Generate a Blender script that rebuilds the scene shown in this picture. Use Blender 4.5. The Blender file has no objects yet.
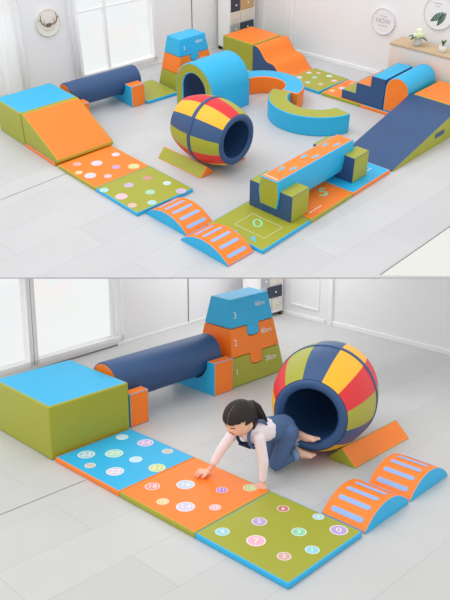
import bpy, bmesh, math, random
from mathutils import Vector, Matrix
random.seed(4)
R = math.radians
SC = bpy.context.scene
COL = SC.collection

# ------------------------------------------------------------------ frames
S = 0.74                      # overall size
H_LOW, P_LOW = 2.592, 14.169  # eye above the lower floor, downward pitch
H_UP, P_UP = 3.78, 37.286     # eye above the raked upper stage floor
TILT = R(P_UP - P_LOW)
M_LOW = Matrix.Scale(S, 4)
M_UP = Matrix.Scale(S, 4) @ Matrix.Translation((0, 0, H_LOW)) @ Matrix.Rotation(TILT, 4, 'X') @ Matrix.Translation((0, 0, -H_UP))
ROOM = {'T': M_UP, 'B': M_LOW}
ORG = {'T': Vector((-1.838, 7.357, 0)), 'B': Vector((-1.301, 5.198, 0))}
Q = math.sqrt(.5)
def AB(room, a, b, z=0.0):
    "point of a play-set grid: a runs right/near, b runs right/far"
    o = ORG[room]
    return Vector((o.x + Q * (a + b), o.y + Q * (b - a), z))

# ------------------------------------------------------------------ materials
def lin(c):
    c = c / 255.0
    return c / 12.92 if c <= .04045 else ((c + .055) / 1.055) ** 2.4
def rgb(r, g, b): return (lin(r), lin(g), lin(b), 1)
MATS = {}
def mat(name, col, rough=.5, spec=.35, bump=0.0, bscale=120, var=0.0, **kw):
    if name in MATS: return MATS[name]
    m = bpy.data.materials.new(name); m.use_nodes = True
    nt = m.node_tree; p = nt.nodes['Principled BSDF']
    p.inputs['Base Color'].default_value = rgb(*col)
    p.inputs['Roughness'].default_value = rough
    p.inputs['Specular IOR Level'].default_value = spec
    tc = nt.nodes.new('ShaderNodeTexCoord')
    if bump:
        n = nt.nodes.new('ShaderNodeTexNoise'); n.inputs['Scale'].default_value = bscale; n.inputs['Detail'].default_value = 3
        b = nt.nodes.new('ShaderNodeBump'); b.inputs['Strength'].default_value = bump; b.inputs['Distance'].default_value = .004
        nt.links.new(tc.outputs['Object'], n.inputs['Vector']); nt.links.new(n.outputs['Fac'], b.inputs['Height'])
        nt.links.new(b.outputs['Normal'], p.inputs['Normal'])
    if var:
        n2 = nt.nodes.new('ShaderNodeTexNoise'); n2.inputs['Scale'].default_value = 5
        hs = nt.nodes.new('ShaderNodeHueSaturation'); hs.inputs['Color'].default_value = rgb(*col)
        mr = nt.nodes.new('ShaderNodeMapRange'); mr.inputs['To Min'].default_value = 1 - var; mr.inputs['To Max'].default_value = 1 + var
        nt.links.new(tc.outputs['Object'], n2.inputs['Vector']); nt.links.new(n2.outputs['Fac'], mr.inputs['Value'])
        nt.links.new(mr.outputs['Result'], hs.inputs['Value']); nt.links.new(hs.outputs['Color'], p.inputs['Base Color'])
    for k, v in kw.items(): p.inputs[k].default_value = v
    MATS[name] = m
    return m
def vinyl(name, col): return mat(name, col, rough=.43, spec=.45, bump=.25, bscale=260, var=.03)
ORANGE = vinyl('orange vinyl', (255, 132, 34))
CYAN = vinyl('sky blue vinyl', (42, 180, 230))
OLIVE = vinyl('olive green vinyl', (166, 168, 50))
NAVY = vinyl('navy vinyl', (48, 82, 128))
RED = vinyl('red vinyl', (222, 36, 44))
YELLOW = vinyl('yellow vinyl', (248, 184, 36))
PALEBLUE = mat('pale blue stripe', (150, 185, 235), .6)
WHITE = mat('white paint', (232, 231, 229), .6, .25)
PRINT = mat('white print', (240, 240, 235), .6)
WALLM = mat('wall paint', (240, 240, 242), .8, .2, bump=.08, bscale=30)
TRIMM = mat('trim paint', (246, 246, 246), .5, .3)
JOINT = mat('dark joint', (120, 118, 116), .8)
DOTC = {'pale': (150, 205, 225), 'peach': (205, 190, 180), 'mint': (150, 225, 190), 'ice': (185, 232, 250), 'lilac': (205, 165, 235),
        'lav': (214, 206, 240), 'lime': (205, 220, 110), 'rose': (250, 130, 130), 'ice2': (190, 212, 240), 'yel': (252, 205, 120),
        'violet': (185, 110, 215), 'pink': (250, 175, 200), 'red': (200, 85, 80), 'sky': (165, 215, 225), 'lav2': (180, 150, 215),
        'mint2': (120, 215, 165), 'aqua': (135, 215, 230), 'rose2': (220, 160, 150)}
def dotm(c, room='B'):
    k = .78 if room == 'B' else .5
    return mat('spot ' + c + room, tuple(int(a * k + b * (1 - k)) for a, b in zip(DOTC[c], (222, 218, 205))), .6)

def floor_mat(name, ang, off, base=(222, 222, 221)):
    m = bpy.data.materials.new(name); m.use_nodes = True; nt = m.node_tree; L = nt.links
    p = nt.nodes['Principled BSDF']; p.inputs['Roughness'].default_value = .38; p.inputs['Specular IOR Level'].default_value = .35
    tc = nt.nodes.new('ShaderNodeTexCoord'); mp = nt.nodes.new('ShaderNodeMapping')
    mp.inputs['Rotation'].default_value = (0, 0, ang); mp.inputs['Location'].default_value = off
    br = nt.nodes.new('ShaderNodeTexBrick'); br.inputs['Scale'].default_value = 1
    br.inputs['Brick Width'].default_value = 1.35; br.inputs['Row Height'].default_value = .42
    br.inputs['Mortar Size'].default_value = .0022; br.inputs['Mortar Smooth'].default_value = .3
    b2 = tuple(c - 6 for c in base); b3 = tuple(c - 24 for c in base)
    br.inputs['Color1'].default_value = rgb(*base); br.inputs['Color2'].default_value = rgb(*b2); br.inputs['Mortar'].default_value = rgb(*b3)
    nz = nt.nodes.new('ShaderNodeTexNoise'); nz.inputs['Scale'].default_value = 1.6; nz.inputs['Detail'].default_value = 6; nz.inputs['Roughness'].default_value = .6
    mr = nt.nodes.new('ShaderNodeMapRange'); mr.inputs['To Min'].default_value = .93; mr.inputs['To Max'].default_value = 1.07
    hs = nt.nodes.new('ShaderNodeHueSaturation')
    L.new(tc.outputs['Object'], mp.inputs['Vector']); L.new(mp.outputs['Vector'], br.inputs['Vector'])
    L.new(tc.outputs['Object'], nz.inputs['Vector']); L.new(nz.outputs['Fac'], mr.inputs['Value'])
    L.new(mr.outputs['Result'], hs.inputs['Value']); L.new(br.outputs['Color'], hs.inputs['Color'])
    L.new(hs.outputs['Color'], p.inputs['Base Color'])
    return m

# ------------------------------------------------------------------ object helpers
def link(name, me, m=None, parent=None, smooth=False):
    o = bpy.data.objects.new(name, me); COL.objects.link(o)
    if m is not None:
        me.materials.clear()
        for x in (m if isinstance(m, (list, tuple)) else [m]): me.materials.append(x)
    if parent is not None: o.parent = parent
    if smooth:
        for p in me.polygons: p.use_smooth = True
    return o
def from_bm(name, bm, m, parent=None, smooth=False):
    me = bpy.data.meshes.new(name); bm.normal_update(); bm.to_mesh(me); bm.free()
    return link(name, me, m, parent, smooth)
def put(o, room, loc, yaw=0, rx=0):
    o.matrix_world = ROOM[room] @ Matrix.Translation(loc) @ Matrix.Rotation(yaw, 4, 'Z') @ Matrix.Rotation(rx, 4, 'X')
def info(o, label=None, cat=None, group=None, kind=None):
    if label: o['label'] = label
    if cat: o['category'] = cat
    if group: o['group'] = group
    if kind: o['kind'] = kind
    return o
def thing(name, room, loc, yaw, label, cat, group=None):
    o = bpy.data.objects.new(name, None); COL.objects.link(o); o.empty_display_size = .1
    put(o, room, loc, yaw); return info(o, label, cat, group)
def struct(o, room, loc=(0, 0, 0), yaw=0):
    put(o, room, Vector(loc), yaw); o['kind'] = 'structure'; return o

def prism(profile, length, axis='y', mi=None, bevel=.014, seg=2, cap=0, taper=None):
    """closed profile (u,z) swept along axis; mi = list of material index per profile edge, cap = index of both end faces.
    taper(u, z, side) -> (u', t') optional"""
    bm = bmesh.new(); n = len(profile); rows = []
    for s in (0, 1):
        row = []
        for (u, z) in profile:
            t = s * length
            if taper: u2, t = taper(u, z, s)
            else: u2 = u
            row.append(bm.verts.new((u2, t, z) if axis == 'y' else (t, u2, z)))
        rows.append(row)
    for i in range(n):
        j = (i + 1) % n
        f = bm.faces.new((rows[0][i], rows[0][j], rows[1][j], rows[1][i]))
        f.material_index = mi[i] if mi else 0
    for row in rows:
        f = bm.faces.new(row); f.material_index = cap
    bmesh.ops.recalc_face_normals(bm, faces=bm.faces)
    if bevel:
        es = [e for e in bm.edges if len(e.link_faces) == 2 and e.calc_face_angle(0) > R(24)]
        bmesh.ops.bevel(bm, geom=es, offset=bevel, segments=seg, profile=.6, affect='EDGES', clamp_overlap=True)
    return bm
def box(x0, x1, y0, y1, z0, z1, bevel=.0, mis=None, seg=2):
    "mis: material index for (x-,x+,y-,y+,z-,z+)"
    bm = prism([(x0, z0), (x1, z0), (x1, z1), (x0, z1)], y1 - y0, 'y', [mis[4], mis[1], mis[5], mis[0]] if mis else None, 0, cap=mis[2] if mis else 0)
    bmesh.ops.translate(bm, verts=bm.verts, vec=(0, y0, 0))
    if bevel: bmesh.ops.bevel(bm, geom=list(bm.edges), offset=bevel, segments=seg, profile=.6, affect='EDGES', clamp_overlap=True)
    return bm
def cyl(r, h, n=24, r2=None):
    bm = bmesh.new(); bmesh.ops.create_cone(bm, cap_ends=True, segments=n, radius1=r, radius2=r if r2 is None else r2, depth=h)
    bmesh.ops.translate(bm, verts=bm.verts, vec=(0, 0, h / 2)); return bm
def merge(bms):
    out = bmesh.new()
    for b in bms:
        me = bpy.data.meshes.new('tmp'); b.to_mesh(me); b.free(); out.from_mesh(me); bpy.data.meshes.remove(me)
    return out
def islands(bm):
    left = set(bm.faces); out = []
    bm.faces.index_update()
    groups = []
    while left:
        f = left.pop(); st = [f]; g_ = {f.index}
        while st:
            q = st.pop()
            for e in q.edges:
                for h in e.link_faces:
                    if h in left: left.discard(h); st.append(h); g_.add(h.index)
        groups.append(g_)
    for g_ in groups:
        c = bm.copy(); c.faces.ensure_lookup_table()
        bmesh.ops.delete(c, geom=[c.faces[i] for i in range(len(c.faces)) if i not in g_], context='FACES'); out.append(c)
    return out
def split(bm, names, mats, parent, smooth=True):
    "one child mesh for each material index"
    res = []
    for i, nm in enumerate(names):
        if not any(f.material_index == i for f in bm.faces): continue
        c = bm.copy()
        bmesh.ops.delete(c, geom=[f for f in c.faces if f.material_index != i], context='FACES')
        for f in c.faces: f.material_index = 0
        if nm in ('end_cap', 'end_cover'):
            for isl in islands(c):
                o = from_bm(nm, isl, mats[i], parent, smooth); res.append(o)
            c.free(); continue
        o = from_bm(nm, c, mats[i], parent, smooth)
        if smooth:
            w = o.modifiers.new('wn', 'WEIGHTED_NORMAL'); w.keep_sharp = True
        res.append(o)
    bm.free(); return res
TXT = {}
def text_mesh(s, size, depth=.0006):
    k = (s, size)
    if k not in TXT:
        c = bpy.data.curves.new('t', 'FONT'); c.body = s; c.size = size; c.extrude = depth; c.align_x = 'CENTER'; c.align_y = 'CENTER'
        o = bpy.data.objects.new('t', c); COL.objects.link(o)
        dg = bpy.context.evaluated_depsgraph_get(); me = bpy.data.meshes.new_from_object(o.evaluated_get(dg))
        bpy.data.objects.remove(o); bpy.data.curves.remove(c); TXT[k] = me
    return TXT[k].copy()
def text(s, size, parent, loc, rot=(0, 0, 0), m=None, name='lettering'):
    o = link(name, text_mesh(s, size), m or PRINT, parent)
    o.location = loc; o.rotation_euler = rot; return o

# ------------------------------------------------------------------ play pieces (local x = a, y = b)
def piece_mat(room, a, b, w, d, top, side, label, dots=(), yaw=-45, group=None, loc=None, th=.04, name='play_mat', base=0.0):
    t = thing(name, room, loc if loc is not None else AB(room, a, b, base), R(yaw), label, 'mat', group)
    split(box(0, w, 0, d, 0, th, .009, (0, 0, 0, 0, 0, 1)), ['side_cover', 'top_cover'], [side, top], t)
    for (da, db, r, c, n) in dots:
        x, y = da - a, db - b
        if not (r < x + .02 < w + .02 and r < y + .03 < d): x, y = min(max(x, r + .01), w - r - .01), min(max(y, r + .01), d - r - .01)
        o = from_bm('spot', cyl(r, .0012, 28), dotm(c, room), t); o.location = (x, y, th)
        if room == 'B':
            ring = bmesh.new(); bmesh.ops.create_circle(ring, segments=28, radius=r * .98); 
            inner = [v.co * .88 for v in ring.verts]
            vs = list(ring.verts); iv = [ring.verts.new(c_) for c_ in inner]
            for i in range(28): ring.faces.new((vs[i], vs[(i + 1) % 28], iv[(i + 1) % 28], iv[i]))
            q = from_bm('ring', ring, PRINT, o); q.location = (0, 0, .0016)
        if n: text(n, r * 1.25, o, (0, 0, .0018), (0, 0, R(44)), name='number')
    return t
def piece_box(room, a, b, w, d, h, top, side, label, yaw=-45, name='foam_block', loc=None):
    t = thing(name, room, loc if loc is not None else AB(room, a, b), R(yaw), label, 'foam block')
    split(box(0, w, 0, d, 0, h, .016, (0, 0, 0, 0, 0, 1)), ['side_cover', 'top_cover'], [side, top], t)
    return t
def arch_ramp(room, a, b, w, d, h, label, yaw=-45, loc=None):
    t = thing('arched_bridge', room, loc if loc is not None else AB(room, a, b), R(yaw), label, 'foam bridge', 'striped bridges in the ' + ('upper' if room == 'T' else 'lower') + ' room')
    n = 14; rad = (w * w / 4 + (h - .015) ** 2) / (2 * (h - .015)); prof = [(w, 0), (w, .015)]
    zc = h - rad; a0 = math.asin(w / 2 / rad)
    arc = [(w / 2 + rad * math.sin(a0 - 2 * a0 * i / n), zc + rad * math.cos(a0 - 2 * a0 * i / n)) for i in range(n + 1)]
    prof = [(0, 0), (w, 0)] + arc
    split(prism(prof, d, 'y', [1] * (n + 3), .003, cap=0), ['side_cover', 'top_cover'], [CYAN, ORANGE], t)
    for k in range(6):                                        # rounded pale stripes laid over the curve
        ang = a0 * (-.80 + .32 * k); hw = .0185; m = 10
        bm = bmesh.new(); rows = []
        L0, L1 = d * .14, d * .86
        for i in range(m + 1):
            u = -hw + 2 * hw * i / m; rr = math.sqrt(max(hw * hw - u * u, 0)); aa = ang + u / rad
            x = w / 2 + (rad + .0015) * math.sin(aa); z = zc + (rad + .0015) * math.cos(aa)
            rows.append((bm.verts.new((x, L0 + hw - rr, z)), bm.verts.new((x, L1 - hw + rr, z))))
        for i in range(m): bm.faces.new((rows[i][0], rows[i + 1][0], rows[i + 1][1], rows[i][1]))
        from_bm('stripe', bm, PALEBLUE, t)
    return t
def cradle(room, a, b, w, d, h, label, yaw=-45, r=.2, zc=.31, loc=None):
    "block whose top is scooped out for a roller"
    t = thing('roller_cradle', room, loc if loc is not None else AB(room, a, b), R(yaw), label, 'foam support', 'roller cradles in the ' + ('upper' if room == 'T' else 'lower') + ' room')
    n = 12; c = w / 2; a1 = math.acos(min(1, max(-1, (zc - h) / r)))
    prof = [(0, 0), (w, 0), (w, h)] + [(c + r * math.sin(a1 - 2 * a1 * i / n), zc - r * math.cos(a1 - 2 * a1 * i / n)) for i in range(n + 1)] + [(0, h)]
    split(prism(prof, d, 'y', [1] * len(prof), .005, cap=0), ['side_cover', 'edge_cover'], [CYAN, ORANGE], t)
    return t
def roller(room, loc, length, r, yaw, label):
    t = thing('foam_roller', room, loc, R(yaw), label, 'foam roller')
    n = 40; prof = [(r * math.sin(2 * math.pi * i / n), r + r * math.cos(2 * math.pi * i / n)) for i in range(n)]
    split(prism(prof, length, 'y', [0] * n, .014, cap=1), ['body', 'end_cap'], [NAVY, ORANGE], t)
    return t
def puzzle(room, loc, yaw, lv, h, dims, fm, label, texts, grp):
    "one level of the step tower; lv 0..2 ; dims(z) -> half sizes in x and y ; the tab hangs into the level below"
    z0, z1 = h * lv, h * (lv + 1); tb = h * .40; tw = .085 if h > .25 else .07
    hx0, hy0 = dims(z0); hx1, hy1 = dims(z1)
    def tab(z, down=True):
        pts = []; zz = z - tb
        pts = [(tw * 1.0, z), (tw * 1.0, zz + .045)]
        pts += [(tw * 1.0 - .045 + .045 * math.cos(R(q)), zz + .045 - .045 * math.sin(R(q))) for q in (30, 60, 90)]
        pts += [(-tw + .045 - .045 * math.sin(R(q)), zz + .045 - .045 * math.cos(R(q))) for q in (0, 30, 60, 90)]
        pts += [(-tw, z)]
        return pts
    g = .002
    prof = [(-hy0, z0 + g)]
    if lv > 0: prof += list(reversed([(u, z + g) for u, z in tab(z0)]))
    prof += [(hy0, z0 + g), (hy1, z1 - g)]
    if lv < 2: prof += [(u * 1.03, z - g * 1.2) for u, z in tab(z1)]
    prof += [(-hy1, z1 - g)]
    def tp(u, z, s):
        hx, _ = dims(z); return u, (-hx if s == 0 else hx)
    t = thing('step_block', room, loc, yaw, label, 'foam block', grp)
    split(prism(prof, 1, 'x', [0] * len(prof), .012, cap=0, taper=tp), ['cover'], [fm], t)
    slope = math.atan2(dims(0)[0] - dims(3 * h)[0], 3 * h)
    for (s, size, yy, zz) in texts:
        hx, _ = dims(zz)
        o = link('printed_size', text_mesh(s, size), PRINT, t)
        o.matrix_local = Matrix.Translation((hx + .002, yy, zz)) @ Matrix.Rotation(-slope, 4, 'Y') @ Matrix.Rotation(R(90), 4, 'Z') @ Matrix.Rotation(R(90), 4, 'X')
    return t
def wedge_prism(room, loc, yaw, w, length, h, face, end, label, grp):
    t = thing('wedge_support', room, loc, yaw, label, 'foam wedge', grp)
    split(prism([(-w / 2, 0), (w / 2, 0), (0, h)], length, 'y', [1, 1, 1], .007, cap=0), ['end_cover', 'slope_cover'], [end, face], t)
    return t
def barrel(room, loc, yaw, RM, rf, L, phase, label):
    """lying barrel, open end towards local +x"""
    t = thing('foam_barrel', room, loc, yaw, label, 'foam barrel')
    def rad(x): q = x / (L / 2); return rf + (RM - rf) * (1 - abs(q) ** 2.0)
    def P(x, r, th): return Vector((x, r * math.sin(th), RM + r * math.cos(th)))
    colours = [OLIVE, NAVY, YELLOW, RED]; seg = 6; N = 12; bw = .044
    for side in (-1, 1):
        for k in range(N):
            bm = bmesh.new(); grid = []
            x0, x1 = (bw / 2 * side), ((L / 2 - .018) * side)
            for i in range(9):
                x = x0 + (x1 - x0) * i / 8; r = rad(x)
                grid.append([bm.verts.new(P(x, r, phase + 2 * math.pi * (k + j / seg) / N)) for j in range(seg + 1)])
            for i in range(8):
                for j in range(seg): bm.faces.new((grid[i][j], grid[i + 1][j], grid[i + 1][j + 1], grid[i][j + 1]))
            bmesh.ops.recalc_face_normals(bm, faces=bm.faces)
            c = sum((f.normal.dot(f.calc_center_median() - Vector((f.calc_center_median().x, 0, RM))) for f in bm.faces))
            if c < 0: bmesh.ops.reverse_faces(bm, faces=bm.faces)
            from_bm('panel', bm, colours[k % 4], t, True)
    def lathe(pts, nm, m, closed=True):
        bm = bmesh.new(); n = 64; rings = [[bm.verts.new(P(x, r, 2 * math.pi * j / n)) for j in range(n)] for x, r in pts]
        cnt = len(pts)
        for i in range(cnt if closed else cnt - 1):
            for j in range(n): bm.faces.new((rings[i][j], rings[(i + 1) % cnt][j], rings[(i + 1) % cnt][(j + 1) % n], rings[i][(j + 1) % n]))
        bmesh.ops.recalc_face_normals(bm, faces=bm.faces)
        return from_bm(nm, bm, m, t, True)
    rm = rad(0)
    lathe([(-bw / 2, rm - .004), (-bw / 2, rm + .005), (0, rm + .007), (bw / 2, rm + .005), (bw / 2, rm - .004)], 'band', NAVY)
    for s in (1, -1):
        lathe([(s * (L / 2 + (.03 if True else 0) * math.sin(R(q)) - .03), rf - .028 + .038 * math.cos(R(q))) for q in range(0, 360, 30)], 'rim', NAVY)
    ri = rf - .05
    lathe([(L / 2 - .03, ri), (L / 4, ri + .01), (-L / 2 + .06, ri), (-L / 2 + .05, ri * .5), (-L / 2 + .05, .001)], 'lining', NAVY, False)
    lathe([(-L / 2 + .02, ri + .02), (-L / 2 + .02, .001)], 'back_panel', NAVY, False)
    return t

# ================================================================== SETTING
FLOOR_T = floor_mat('stage floor boards', R(-45), (.05, .12, 0), (203, 203, 205))
FLOOR_B = floor_mat('room floor boards', R(-45), (.3, .17, 0), (203, 203, 202))
def slab(name, pts, z0, z1, m, room):
    bm = bmesh.new(); a = [bm.verts.new((x, y, z0)) for x, y in pts]; b = [bm.verts.new((x, y, z1)) for x, y in pts]
    bm.faces.new(list(reversed(a))); bm.faces.new(b)
    for i in range(len(pts)): j = (i + 1) % len(pts); bm.faces.new((a[i], a[j], b[j], b[i]))
    bmesh.ops.recalc_face_normals(bm, faces=bm.faces)
    return struct(from_bm(name, bm, m), room)
slab('floor_upper', [(-2.25, 5.291), (2.25, 5.291), (3.5, 8.6), (3.5, 9.15), (.31, 11.75), (-3.5, 8.6)], -.014, 0, FLOOR_T, 'T')
slab('floor_lower', [(-1.9, 2.9), (1.9, 2.9), (3.6, 6.75), (.37, 10.05), (-2.85, 6.4)], -.05, 0, FLOOR_B, 'B')

def wall(name, room, p0, deg, segs, z1, m, th=.08):
    "segs: (s0,s1,z0,z1) boxes joined to one wall"
    bm = merge([box(s0, s1, 0, th, a, b if b else z1) for (s0, s1, a, b) in segs])
    return struct(from_bm(name, bm, m), room, p0, R(deg))
def lbox(name, room, p0, deg, b, m, parent=None, bevel=.003):
    o = from_bm(name, box(*b, bevel=bevel, seg=1), m, parent)
    if parent is None: struct(o, room, p0, R(deg))
    return o
GLASS = bpy.data.materials.new('window glass'); GLASS.use_nodes = True
_n = GLASS.node_tree; _p = _n.nodes['Principled BSDF']; _o = _n.nodes['Material Output']
_t = _n.nodes.new('ShaderNodeBsdfTransparent'); _t.inputs['Color'].default_value = (.97, .98, .98, 1)
_g = _n.nodes.new('ShaderNodeBsdfGlossy'); _g.inputs['Roughness'].default_value = .05
_m = _n.nodes.new('ShaderNodeMixShader'); _m.inputs['Fac'].default_value = .04
_n.links.new(_t.outputs[0], _m.inputs[1]); _n.links.new(_g.outputs[0], _m.inputs[2]); _n.links.new(_m.outputs[0], _o.inputs['Surface'])

def window(idx, room, p0, deg, s0, s1, z0, z1, bars=(), hbars=()):
    fw = .045
    bm = [box(s0, s0 + fw, -.015, .09, z0, z1), box(s1 - fw, s1, -.015, .09, z0, z1), box(s0, s1, -.015, .09, z0, z0 + fw), box(s0, s1, -.015, .09, z1 - fw, z1)]
    w = struct(from_bm('window_%d' % idx, merge(bm), TRIMM), room, p0, R(deg))
    for b_ in bars: from_bm('mullion', box(b_ - .02, b_ + .02, 0, .05, z0 + fw, z1 - fw), TRIMM, w)
    for zb in hbars: from_bm('glazing_bar', box(s0 + fw, s1 - fw, .005, .045, zb - .012, zb + .012), TRIMM, w)
    from_bm('pane', box(s0 + fw * .6, s1 - fw * .6, .022, .028, z0 + fw * .6, z1 - fw * .6), GLASS, w)
    return w
# --- upper room walls
TL, TLd = Vector((-3.2, 8.808, 0)), 39.6
TH = 1.55
wall('wall_upper_left', 'T', TL, TLd, [(0, .06, 0, None), (.06, .78, 0, .07), (.78, 1.58, 0, None), (1.58, 2.87, 0, .07), (2.87, 4.62, 0, None)], TH, WALLM)
window(1, 'T', TL, TLd, .06, .78, .07, TH, (.42,), (.75,))
window(2, 'T', TL, TLd, 1.58, 2.87, .07, TH, (2.08,), (.93,))
TR, TRd = Vector((.312, 11.71, 0)), -39.5
wall('wall_upper_right', 'T', TR, TRd, [(-.1, 4.0, 0, None)], TH, WALLM)
lbox('baseboard_upper_right', 'T', TR, TRd, (.9, 4.0, -.018, -.001, 0, .055), TRIMM)
lbox('baseboard_upper_left', 'T', TL, TLd, (2.9, 4.5, -.012, -.001, 0, .03), TRIMM)
lbox('trim_1', 'T', TL, TLd, (3.52, 3.532, -.006, -.001, 0.03, TH), JOINT, bevel=0)
lbox('trim_2', 'T', TR, TRd, (.86, .9, -.022, -.001, 0, TH), TRIMM)
def panelling(name, room, p0, deg, s0, s1, z0, z1):
    "raised moulding round a wall panel"
    w = .03
    bm = merge([box(s0, s1, -.014, -.001, z0, z0 + w, .004, seg=1), box(s0, s1, -.014, -.001, z1 - w, z1, .004, seg=1), box(s0, s0 + w, -.014, -.001, z0 + w, z1 - w, .004, seg=1), box(s1 - w, s1, -.014, -.001, z0 + w, z1 - w, .004, seg=1)])
    return struct(from_bm(name, bm, TRIMM), room, p0, R(deg))
panelling('trim_3', 'T', TR, TRd, .34, .78, .12, 1.3)
# --- lower room walls
BL, BLd = Vector((-2.7, 6.456, 0)), 48.97
BH = 1.1
wall('wall_lower_left', 'B', BL, BLd, [(0, .05, 0, None), (.05, 2.32, 0, .06), (2.32, 4.74, 0, None)], BH, WALLM)
window(3, 'B', BL, BLd, .05, 1.09, .06, BH)
window(4, 'B', BL, BLd, 1.10, 2.32, .06, BH, (2.19,))
BR, BRd = Vector((.371, 9.98, 0)), -46.1
wall('wall_lower_right', 'B', BR, BRd, [(-.1, 4.2, 0, None)], BH, WALLM)
lbox('baseboard_lower_right', 'B', BR, BRd, (1.42, 4.2, -.02, -.001, 0, .06), TRIMM)
lbox('baseboard_lower_door_side', 'B', BR, BRd, (.5, 1.3, -.02, -.001, 0, .05), TRIMM)
lbox('baseboard_lower_left', 'B', BL, BLd, (2.22, 4.6, -.012, -.001, 0, .03), TRIMM)
lbox('trim_4', 'B', BL, BLd, (3.40, 3.412, -.006, -.001, .03, BH), JOINT, bevel=0)
lbox('trim_5', 'B', BR, BRd, (1.36, 1.42, -.035, -.001, 0, BH), TRIMM)
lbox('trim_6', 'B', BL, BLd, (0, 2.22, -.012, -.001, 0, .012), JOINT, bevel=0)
panelling('trim_7', 'B', BR, BRd, .72, 1.2, .14, 1.0)
# --- floor joints and the pale floor strip
def strip(name, room, a0, a1, b0, b1, z, m):
    o = from_bm(name, box(0, a1 - a0, 0, b1 - b0, 0, z), m); return struct(o, room, AB(room, a0, b0, .0003), R(-45))
strip('trim_8', 'T', .165, .172, -1.2, -.01, .0012, JOINT)
strip('trim_9', 'B', .405, .411, -1.2, -.01, .0012, JOINT)
strip('trim_10', 'T', 3.70, 3.707, .84, 2.6, .004, JOINT)
slab('floor_panel', [tuple(AB('T', 3.71, .82).xy), tuple(AB('T', 3.71, 2.5).xy), tuple((2.75, 6.6)), tuple((2.25, 5.30))], .0005, .004, mat('white floor sheet', (216, 218, 211), .5), 'T')

# ================================================================== UPPER ROOM
cw = R(-48.5)
def chain(a, b, z=0):
    c, s_ = math.cos(cw), math.sin(cw); return Vector((-2.31 + a * c - b * s_, 7.90 + a * s_ + b * c, z))
piece_box('T', 0, 0, .60, .755, .40, CYAN, OLIVE, 'low olive block with blue top at the far left of the upper room', yaw=-48.5, loc=chain(-.605, 0))
piece_mat('T', 0, 0, .655, .755, CYAN, ORANGE, 'orange-edged mat lying under the orange slide wedge', yaw=-48.5, loc=chain(.003, -.005))
t = thing('slide_wedge', 'T', chain(.004, .005, .042), cw, 'plain orange slide wedge with olive sides beside the blue-topped block', 'foam slide')
split(prism([(0, 0), (.70, 0), (.70, .03), (.66, .065), (.03, .36), (0, .36)], .745, 'y', [1, 1, 1, 1, 1, 0], .012, cap=0), ['side_cover', 'slope_cover'], [OLIVE, ORANGE], t)
D_or = [(0.13, 0.17, 0.048, 'rose', ''), (0.26, 0.34, 0.062, 'lav', ''), (0.23, 0.62, 0.047, 'lav', ''), (0.31, 0.07, 0.04, 'yel', ''), (0.48, 0.44, 0.045, 'violet', ''), (0.6, 0.59, 0.062, 'lime', ''), (0.45, 0.12, 0.063, 'lav', ''), (0.59, 0.25, 0.042, 'pink', '')]
D_ol = [(0.91, 0.53, 0.047, 'red', ''), (1.14, 0.61, 0.044, 'ice', ''), (0.9, 0.29, 0.051, 'lav2', ''), (0.81, 0.04, 0.048, 'aqua', ''), (1.17, 0.36, 0.051, 'mint2', ''), (1.04, 0.09, 0.063, 'pink', ''), (1.26, 0.06, 0.047, 'rose2', ''), (1.35, 0.24, 0.047, 'aqua', ''), (1.37, 0.61, 0.056, 'lav2', '')]
def tch(a): return Vector((-1.838 + a * math.cos(R(-46.8)), 7.357 + a * math.sin(R(-46.8)), 0))
piece_mat('T', 0, 0, .71, .725, ORANGE, OLIVE, 'orange spotted mat at the foot of the plain orange slide', D_or, yaw=-46.8, loc=tch(0))
piece_mat('T', .71, 0, .705, .735, OLIVE, CYAN, 'olive spotted mat between the orange spotted mat and the first striped bridge', D_ol, yaw=-46.8, loc=tch(.713))
arch_ramp('T', 1.435, .05, .60, .35, .135, 'striped orange bridge touching the olive spotted mat, upper room')
arch_ramp('T', 2.037, -.03, .63, .335, .135, 'striped orange bridge nearest the front edge of the upper room, touching the olive number mat')
# number mats along the front
ndir = R(-42.3)
near = [(.345, 5.655), (.839, 6.196), (1.323, 6.727)]
lens = [.728, .712, .70]
spec = [(OLIVE, CYAN, 'olive number mat with a printed 0 under the near end of the beam'),
        (ORANGE, OLIVE, 'orange number mat with a printed 5 under the middle of the beam'),
        (CYAN, ORANGE, 'blue number mat with orange edge at the foot of the navy ramp')]
NM = []
MINTP = mat('mint print', (150, 225, 175), .6); BLUEP = mat('footprint print', (110, 190, 220), .6)
for (x, y), L_, (tc_, sc_, lb) in zip(near, lens, spec):
    w = .70
    c = Vector((x - w * math.cos(ndir), y - w * math.sin(ndir), 0))
    NM.append(piece_mat('T', 0, 0, w, L_, tc_, sc_, lb, loc=c, yaw=math.degrees(ndir), name='number_mat'))
def outline(parent, x0, x1, y0, y1, z, name='printed_frame'):
    w = .0035
    from_bm(name, merge([box(x0, x1, y0, y0 + w, z, z + .0008), box(x0, x1, y1 - w, y1, z, z + .0008), box(x0, x0 + w, y0, y1, z, z + .0008), box(x1 - w, x1, y0, y1, z, z + .0008)]), PRINT, parent)
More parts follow.
